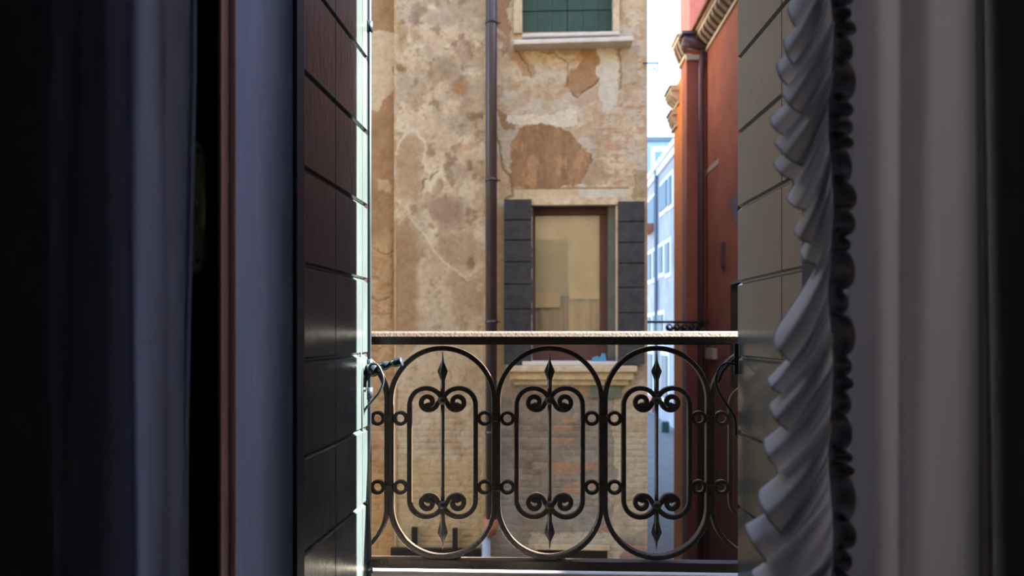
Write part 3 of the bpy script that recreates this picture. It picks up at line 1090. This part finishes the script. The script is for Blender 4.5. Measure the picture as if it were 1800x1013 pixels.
obj('window_sill', b, M['white_stone'], bl, label='chipped white sill')
# low opening
b = bmesh.new()
uvbox(940, 1072, 960, 967, YB - .02, .06, .004, b)
obj('lintel', b, M['cream_stone'], bl)
obj('dark_opening', uvbox(945, 1068, 966, 1040, YB + .2, .02), M['inside'], bl)
obj('wall_vent', uvbox(1037, 1092, 678, 700, YB - .03, .05, .006), mat('grey_green_vent', rgb(104, 112, 98), .7, noise=.2), bl, label='small grey green vent box')
b = bmesh.new()
uvbox(686, 845, 967, 980, YB - .16, .05, .004, b)
uvbox(723, 733, 928, 967, YB - .16, .04, .003, b)
uvbox(795, 804, 930, 967, YB - .16, .04, .003, b)
tag(obj('awning_frame', b, M['dark_wood']), 'dark wooden frame low on the chimney breast across the lane', 'frame')
# drainpipe
YD = YB - .20
dp = thing('drainpipe', 'dark brown drainpipe running down beside the chimney breast', 'drainpipe', (P(864, 587, YD).x, YD, GZ))
px, rd = P(864, 587, YD).x, 9.6 / F * YD
obj('pipe', tube([(px, YD, P(864, 912, YD).z), (px, YD, ROOF + .9)], rd, 20), M['drain'], dp, True)
for v in (40, 317, 566, 760):
    z = P(864, v, YD).z
    c = obj('pipe_collar', tube([(px, YD, z - .016), (px, YD, z + .016)], rd * 1.16, 20), M['drain'], dp, True)
    obj('bracket', bx(px, px + .09, YD + .0, YD + .012, z - .006, z + .006), M['iron'], dp)
obj('lower_collar', tube([(px - .02, YD, P(864, 938, YD).z), (px, YD, P(864, 912, YD).z)], [rd * 1.25, rd * 1.4], 20), M['terracotta'], dp, True, 'terracotta collar')
obj('lower_pipe', tube([(px - .05, YD, GZ), (px - .05, YD, P(864, 936, YD).z)], rd * .8, 20), M['grey_pipe'], dp, True, 'pale grey lower pipe')
nh = thing('sun_blocker', 'unseen plain block added to keep low sun off the lane', 'building', (14, 3, GZ))
obj('wall', bx(11.0, 15, -5, 6.4, GZ, EYE - .85 + 11.2 * math.tan(SUN_EL)), M['plain'], nh)  # added out of view to shade lane and lower facade, railing stays sunlit
# small iron bracket at the corner, against the sky
YK = YB - .02
ib = thing('iron_bracket', 'small iron bracket on the corner of the facing building against the sky', 'bracket', (xr, YK, P(1138, 110, YK).z))
kk = YK / F
obj('bar', tube([P(1130, 111, YK), P(1158, 111, YK)], .0075, 8), M['rod'], ib)
obj('scroll', tube(smooth_pts([P(u, v, YK) for u, v in [(1156, 113), (1157, 121), (1153, 124), (1150, 119), (1148, 124), (1149, 130)]]), .005, 6), M['rod'], ib)
obj('scroll', tube(smooth_pts([P(u, v, YK) for u, v in [(1146, 113), (1143, 119), (1139, 126)]]), .004, 6), M['rod'], ib)

# ------------------------------------------------------------------ red building
YR1 = 11.0
X1 = P(1240, 587, YR1).x
X2 = P(1207, 587, YR1).x
rb = thing('red_building', 'weathered red plaster building with corbelled cornice', 'building', (X1 + 1, 9, GZ))
zc1 = P(1240, 94, YR1).z
b = bmesh.new()
box(b, X1, X1 + 7.4, 5.6, YR1, GZ, zc1 + .1)  # near end carried forward out of view to block grazing sun
box(b, X1 + 3.2, X1 + 7.4, 5.6, YR1, zc1, 12.5)  # unseen upper block added to keep sun off the drainpipe
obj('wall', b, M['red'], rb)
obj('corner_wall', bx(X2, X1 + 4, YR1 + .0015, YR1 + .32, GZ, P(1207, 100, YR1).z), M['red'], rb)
obj('sun_toned_wall', bx(X2, X1 + 4, YR1 + .32, YR1 + 1.0, GZ, P(1207, 118, YR1).z), M['orange'], rb, label='orange plaster end wall toned bright as if sunlit')


def cornice(name, X, y0, y1, zlow, zup, over_, n, m1, m2):
    o = obj(name, bx(X - .03, X + .1, y0, y1, zlow - .02, zlow + .04, .004), m1, rb)
    bb = bmesh.new()
    box(bb, X - over_, X + .1, y0, y1, zup, zup + .07, .006)
    box(bb, X - over_ - .03, X + .1, y0, y1, zup + .07, zup + .10, .004)
    obj('fascia', bb, m1, o)
    for k in range(n):
        y = y0 + (k + .5) * (y1 - y0) / n
        c = bmesh.new()
        hw = (y1 - y0) / n * .25
        pr = [(X, zlow + .04), (X - .05, zlow + .06), (X - over_ + .02, zup - .07), (X - over_ + .01, zup), (X, zup)]
        A_ = [c.verts.new((x, y - hw, z)) for x, z in pr]
        B_ = [c.verts.new((x, y + hw, z)) for x, z in pr]
        for j in range(len(pr)):
            c.faces.new((A_[j], A_[(j + 1) % len(pr)], B_[(j + 1) % len(pr)], B_[j]))
        c.faces.new(A_); c.faces.new(B_)
        obj('corbel', c, m2, o)


cornice('cornice', X1, 5.6, YR1, zc1, zc1 + .24, .18, 30, M['cornice'], M['corbel'])
cornice('cornice', X2, YR1, YR1 + .5, P(1207, 98, YR1).z, P(1195, 68, YR1).z, .14, 3, M['cornice'], M['corbel'])
cornice('cornice', X2, YR1 + .52, YR1 + 1.05, P(1207, 160, YR1).z, P(1195, 138, YR1).z, .16, 4, M['cornice'], M['cornice'])
cornice('cornice', X2, YR1 + .72, YR1 + 1.15, P(1207, 196, YR1).z, P(1195, 176, YR1).z, .10, 3, M['cornice'], M['cornice'])
obj('corner_molding', bx(X2 - .02, X1, YR1 - .05, YR1 + .02, P(1207, 107, YR1).z, P(1207, 98, YR1).z, .005), M['cornice'], rb)
# gutter head and downpipe at the corner
b = tube([(X2 - .09, YR1 - .07, P(1207, 76, YR1).z), (X1 + .02, YR1 - .07, P(1207, 84, YR1).z)], [.10, .11], 16)
obj('gutter', b, M['gutter'], rb, True, 'purple brown gutter end')
b = bmesh.new()
box(b, X2 - .12, X1 - .02, YR1 - .18, YR1 + .04, P(1207, 67, YR1).z, P(1207, 62, YR1).z, .004)
obj('gutter_lip', b, M['gutter'], rb)
dx = P(1232, 587, YR1 - .06)
obj('downpipe', tube([(X1 - .06, YR1 - .08, P(1238, 92, YR1).z), (dx.x, YR1 - .08, P(1238, 125, YR1).z), (dx.x, YR1 - .08, GZ)], .052, 14), M['gutter'], rb, True, 'dark downpipe in the corner')
b = bmesh.new()
box(b, P(1212, 0, 12.5).x, P(1212, 0, 12.5).x + 3, 12.5, 13.3, 3, 9.2)
obj('upper_wall', b, mat('salmon_red_plaster', rgb(176, 116, 104), .9, noise=.15), rb, label='salmon upper storey above the roof')
obj('roof_slope', bx(X2 + .05, X1 + 5, YR1 - 4, YR1 + 1, zc1 + .34, zc1 + .40), M['tile'], rb)
obj('chimney_pot', tube([P(1221, 72, 11.1), P(1222, 44, 11.1)], [.07, .05], 12), M['white_stone'], rb, True)


def wall_patch(name, u0, u1, v0, v1, m, out=.01, lbl=None, par=None):
    """flat plate on the red side wall between photo columns u0..u1 (height read at each column)"""
    a0_, a1_ = PX(u0, v0, X1 - out), PX(u0, v1, X1 - out)
    b0_, b1_ = PX(u1, v0, X1 - out), PX(u1, v1, X1 - out)
    bb = bmesh.new()
    zt_, zl_ = a0_.z, a1_.z
    box(bb, X1 - out, X1 + .01, b0_.y, a0_.y, zl_, zt_, .002)
    return obj(name, bb, m, rb if par is None else par, label=lbl)


wall_patch('plaster_scar', 1238, 1263, 302, 311, M['meter'], .008, 'pale horizontal plaster scar')
wall_patch('stain_plate', 1266, 1271, 428, 470, M['gutter'], .03, 'dark plate for the stain on the wall')  # thin dark plate built for a dark vertical stain
ww = wall_patch('window', 1284, 1302, 502, 680, M['inside'], .015, 'dark window low on the red side')
wall_patch('window_molding', 1282, 1303, 496, 501, M['gutter'], .05)
mb = obj('meter_box', uvbox(1229, 1246, 610, 632, 9.9, .0), M['meter'])
bpy.data.objects.remove(mb)
wall_patch('meter_box', 1240, 1252, 612, 630, M['meter'], .08, 'pale meter box')
b = bmesh.new()
pz = PX(1284, 350, X1)
for k, (u, v) in enumerate([(1281, 352), (1296, 345), (1296, 392), (1290, 375)]):
    pass
f0 = [b.verts.new(PX(u, v, X1 - .03)) for u, v in [(1281, 353), (1297, 343), (1297, 396), (1290, 382)]]
f1 = [b.verts.new(PX(u, v, X1 + .005)) for u, v in [(1281, 353), (1297, 343), (1297, 396), (1290, 382)]]
for k in range(4):
    b.faces.new((f0[k], f0[(k + 1) % 4], f1[(k + 1) % 4], f1[k]))
b.faces.new(f0); b.faces.new(f1)
obj('dark_wedge', b, M['gutter'], rb)  # dark four-sided plate raised from the red wall
# ironwork arm reaching over the lane
YA = YR1 - .25
ia = thing('iron_bracket', 'ornamental iron arm on the red wall reaching over the lane', 'bracket', (X1, YA, P(1240, 570, YA).z))
b = bmesh.new()
tube([P(1138, 566, YA), P(1246, 567, YA)], .022, 8, b)
obj('bar', b, M['knob'], ia)
obj('bar', tube([P(1176, 584, YA), P(1246, 585, YA)], .02, 8), M['knob'], ia)
for k in range(5):
    cu, cv = 1177 + k * 13, 575.5
    sp = [(P(cu + (7 - 5 * t / 20) * math.cos(t * .5), cv + (7 - 5 * t / 20) * math.sin(t * .5), YA)) for t in range(21)]
    obj('scroll', tube(sp, .016, 6), M['knob'], ia)

# ------------------------------------------------------------------ far lane
X3 = P(1183, 587, 29.5).x
pb_ = thing('lilac_house', 'pale lilac house with dark blue shutters down the lane', 'building', (X3, 30, GZ))


def z3(v, u):
    return PX(u, v, X3).z


y_n, y_f = 12.1, PX(1128, 587, X3).y  # near end carried forward out of view to keep sun off the lane
roofz = z3(266, 1183)
obj('wall', bx(X3, X3 + 4, y_n, y_f, GZ, roofz), M['pale_blue'], pb_)
b = bmesh.new()
box(b, X3 - .25, X3 + 4, y_n, y_f, roofz, roofz + .25)
box(b, X3 - .12, X3, y_n, y_f, roofz - .3, roofz)
obj('eaves', b, M['white_trim'], pb_)
obj('downpipe', tube([(X3 - .12, PX(1157, 587, X3).y, GZ), (X3 - .12, PX(1157, 587, X3).y, roofz)], .09, 8), M['blue_dark'], pb_)
for (u0, u1, v0, v1) in [(1139, 1153, 352, 398), (1163, 1175, 322, 368), (1178, 1183, 310, 360), (1142, 1147, 447, 492), (1151, 1156, 441, 488), (1161.5, 1167, 434, 480),
                         (1173, 1179, 427, 480), (1136, 1146, 558, 600), (1151, 1168, 554, 600), (1142, 1149, 622, 690), (1166, 1176, 625, 700)]:
    ya, yb = PX(u1, 587, X3).y, PX(u0, 587, X3).y
    um = (u0 + u1) / 2
    zt_, zl_ = z3(v0, um), z3(v1, um)
    f = obj('window', bx(X3 - .06, X3 + .01, ya - .25, yb + .25, zl_ - .2, zt_ + .2), M['white_trim'], pb_)
    obj('window_shutter', bx(X3 - .12, X3, ya, yb, zl_, zt_), M['blue_dark'], f)
obj('balcony_box', bx(X3 - .6, X3, PX(1152, 587, X3).y, PX(1141, 587, X3).y, z3(408, 1147), z3(397, 1147)), M['tile'], pb_)
obj('shop_front', bx(X3 - .1, X3, PX(1150, 587, X3).y, PX(1134, 587, X3).y, GZ + .1, z3(695, 1142)), M['shop_red'], pb_, label='red shop front at street level')
bb_ = thing('blue_house', 'blue house closing the far end of the lane', 'building', (9, 44, GZ))
a, c = P(1090, 800, 44), P(1200, 249, 44)
obj('wall', bx(a.x, c.x + 3, 44, 48, GZ, c.z), M['blue_wall'], bb_)
obj('roof_edge', bx(a.x - .1, c.x + 3.2, 43.8, 48, c.z, c.z + .3), M['blue_dark'], bb_)
f = obj('window', uvbox(1145, 1180, 258, 306, 43.9, .1), M['white_trim'], bb_)
obj('window_pane', uvbox(1151, 1172, 266, 300, 43.82, .1), mat('blue_pane', rgb(84, 124, 168), .3), f)
Yb = 4.4 * F / (760 - HV)
tag(obj('waste_bin', uvbox(1163, 1177, 742, 760, Yb, .35, .05), M['bin']), 'dark green waste bin standing in the lane by the red building', 'bin')
g = obj('street_paving', bx(-7, 14, YO, 60, GZ - .1, GZ), M['pave'])
g['kind'] = 'structure'
g.name = 'ground'

# ------------------------------------------------------------------ curtains
def sheet(name, cols, z0, z1, nz, fn, m, parent=None, label=None):
    """cloth from a plan polyline; fn(i, t, x, y, z) returns offsets"""
    bm = bmesh.new()
    pts = smooth_pts([(x, y, 0) for x, y in cols], 8)
    grid = []
    for i, p in enumerate(pts):
        rowv = []
        for j in range(nz + 1):
            z = z0 + (z1 - z0) * j / nz
            dx_, dy_ = fn(i / (len(pts) - 1), j / nz, p.x, p.y, z)
            rowv.append(bm.verts.new((p.x + dx_, p.y + dy_, z)))
        grid.append(rowv)
    for i in range(len(grid) - 1):
        for j in range(nz):
            bm.faces.new((grid[i][j], grid[i + 1][j], grid[i + 1][j + 1], grid[i][j + 1]))
    o = obj(name, bm, m, parent, True, label)
    return o


def cu_(u, Y):
    p = P(u, 587, Y)
    return (p.x, p.y)


def lfn(s, t, x, y, z):
    q = max(0, (s - .55) / .45)
    pin = math.exp(-((z - (EYE + .36)) / .10) ** 2) * math.exp(-((s - .86) / .05) ** 2)
    w_ = .004 * math.sin(z * 2.2 + s * 9) + .003 * math.sin(z * 5.1 + s * 17)
    lean = .010 * (.5 - t) * (1 - s)
    return (w_ * .6 - lean, w_ * .8 - .012 * pin + .006 * q * math.sin(z * 1.7 + 5 * s))


lc = [cu_(-60, .955), cu_(20, .95), cu_(94, .94), cu_(103, .82), cu_(130, .775), cu_(160, .79), cu_(180, .80), cu_(202, .79), cu_(222, .778), cu_(238, .784), cu_(252, .802),
      cu_(264, .823), cu_(282, .848), cu_(300, .864), cu_(318, .885), cu_(331, .90), cu_(336, .905)]
lcurt = thing('window_curtain', 'plain pale curtain hanging beside the brass window handle', 'curtain', (-.52, .84, .3))
cl = sheet('drape', lc, 0.35, 3.3, 90, lfn, M['cloth'], lcurt)
hem = [cu_(331.5, .898), cu_(334, .901), cu_(337, .904)]
sheet('side_hem', hem, 0.35, 3.3, 60, lambda s, t, x, y, z: ((lambda a: (a[0], a[1] - .002))(lfn(1, t, x, y, z))), M['cloth'], lcurt)

rc = [cu_(1462, .90), cu_(1480, .905), cu_(1500, .90), cu_(1520, .885), cu_(1545, .875), cu_(1562, .885), cu_(1580, .90), cu_(1598, .89), cu_(1625, .885), cu_(1650, .91),
      cu_(1680, .945), cu_(1710, .955), cu_(1735, .945), cu_(1760, .965), cu_(1800, .96), cu_(1870, .965)]
rcurt = thing('ruffled_curtain', 'white curtain with a ruffled edge in front of the greyish shutter', 'curtain', (.45, .88, .3))


def rfn(s, t, x, y, z):
    return (.004 * math.sin(z * 2 + s * 8) * (s > .1), .006 * math.sin(z * 1.6 + s * 12))


sheet('drape', rc, 0.35, 3.3, 80, rfn, M['sheer'], rcurt)

# cascading ruffle: hem zigzags tip - notch - tip, each flute coming down from the seam
TN = [(1410, -150), (1440, -90), (1400, -60), (1432, -10), (1385, 10), (1410, 60), (1378, 70), (1398, 118), (1366, 112), (1384, 150), (1375, 163), (1412, 202), (1354, 207), (1378, 238),
      (1363, 252), (1411, 292), (1360, 286), (1394, 318), (1384, 350), (1424, 372), (1396, 405), (1427, 428), (1407, 442), (1434, 470), (1361, 590), (1393, 642),
      (1350, 665), (1373, 692), (1353, 714), (1388, 760), (1343, 774), (1367, 828), (1333, 870), (1376, 943), (1311, 922), (1346, 985), (1322, 1010), (1400, 1085),
      (1310, 1090), (1360, 1150), (1330, 1180), (1390, 1230)]
YQ = .862
hp = []
LEAD = {163, 252, 405, 590, 714, 870, 1090, 70, -150}
for i in range(len(TN) - 1):
    (u0, v0), (u1, v1) = TN[i], TN[i + 1]
    front = i % 2 == 0
    off = (-.016 if v0 in LEAD else .012) if front else -.002
    hp.append((u0, v0, off))
    a = .048 if abs(v1 - v0) < 70 else .058
    hp.append(((u0 + u1) / 2 + (-4 if front else 2), (v0 + v1) / 2 + (4 if front else -2), off + (-a if front else a)))
sm = smooth_pts(hp, 5)
ex = []
for i in range(len(TN) - 1):
    for q in (0, 1):
        ex.append(.6 if (i % 2 == 0 and TN[i][1] in LEAD) else (1.0 if TN[i][1] in LEAD or (i and TN[i - 1][1] in LEAD) else 2.6))
ex = np.interp(np.arange(len(sm)) / 5.0, np.arange(len(ex)), ex)
n = len(sm)
NS = 22
b = bmesh.new()
grid = []
vmin = -1e9
hv = np.array([p.y for p in sm])
k_ = np.ones(27) / 27
pad = np.concatenate([np.full(13, hv[0]), hv, np.full(13, hv[-1])])
sv = np.convolve(pad, k_, 'valid') - 150
for i, p in enumerate(sm):
    row = []
    for j in range(NS + 1):
        s = j / NS
        e = s ** 1.15
        su = 1466 + 5 * math.sin(sv[i] / 46)
        u = su + (p.x - su) * e
        v = sv[i] + (p.y - sv[i]) * (s ** .95) + 6 * math.sin(s * PI)
        dpt = p.z * (s ** ex[i]) + .006 * math.sin(i * .9) * (1 - s) * s * 3
        row.append(b.verts.new(P(u, v, YQ + dpt - .012 * math.sin(s * PI))))
    grid.append(row)
for i in range(n - 1):
    for j in range(NS):
        b.faces.new((grid[i][j], grid[i + 1][j], grid[i + 1][j + 1], grid[i][j + 1]))
obj('ruffle', b, M['cloth_right'], rcurt, True, 'wide cascading ruffle')
# stitched hem cord along the ruffle edge
tube([grid[i][NS].co if False else P(sm[i].x, sm[i].y + 0, YQ + sm[i].z) for i in range(0, n)], .0011, 6, b2 := bmesh.new())
obj('hem_stitch', b2, M['ruche'], rcurt, True, 'darker stitched hem')
# gathered heading frill on the other side of the seam
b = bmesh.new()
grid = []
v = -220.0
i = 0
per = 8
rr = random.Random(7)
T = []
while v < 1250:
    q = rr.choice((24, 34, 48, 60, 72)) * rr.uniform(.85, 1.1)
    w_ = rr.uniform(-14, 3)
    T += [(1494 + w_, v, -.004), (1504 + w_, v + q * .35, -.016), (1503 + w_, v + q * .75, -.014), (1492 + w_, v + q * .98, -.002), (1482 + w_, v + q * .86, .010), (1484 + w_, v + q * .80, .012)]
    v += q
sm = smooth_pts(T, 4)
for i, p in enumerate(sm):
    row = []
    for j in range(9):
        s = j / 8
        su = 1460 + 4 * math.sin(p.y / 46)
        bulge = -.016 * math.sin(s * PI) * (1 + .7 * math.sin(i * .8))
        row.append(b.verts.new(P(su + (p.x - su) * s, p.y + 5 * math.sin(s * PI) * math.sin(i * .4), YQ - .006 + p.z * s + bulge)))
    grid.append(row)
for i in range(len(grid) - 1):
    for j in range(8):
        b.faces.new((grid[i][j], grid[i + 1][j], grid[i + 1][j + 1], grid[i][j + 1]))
obj('gathered_frill', b, M['ruche'], rcurt, True, 'narrow gathered frill, cloth greyed for its shade')
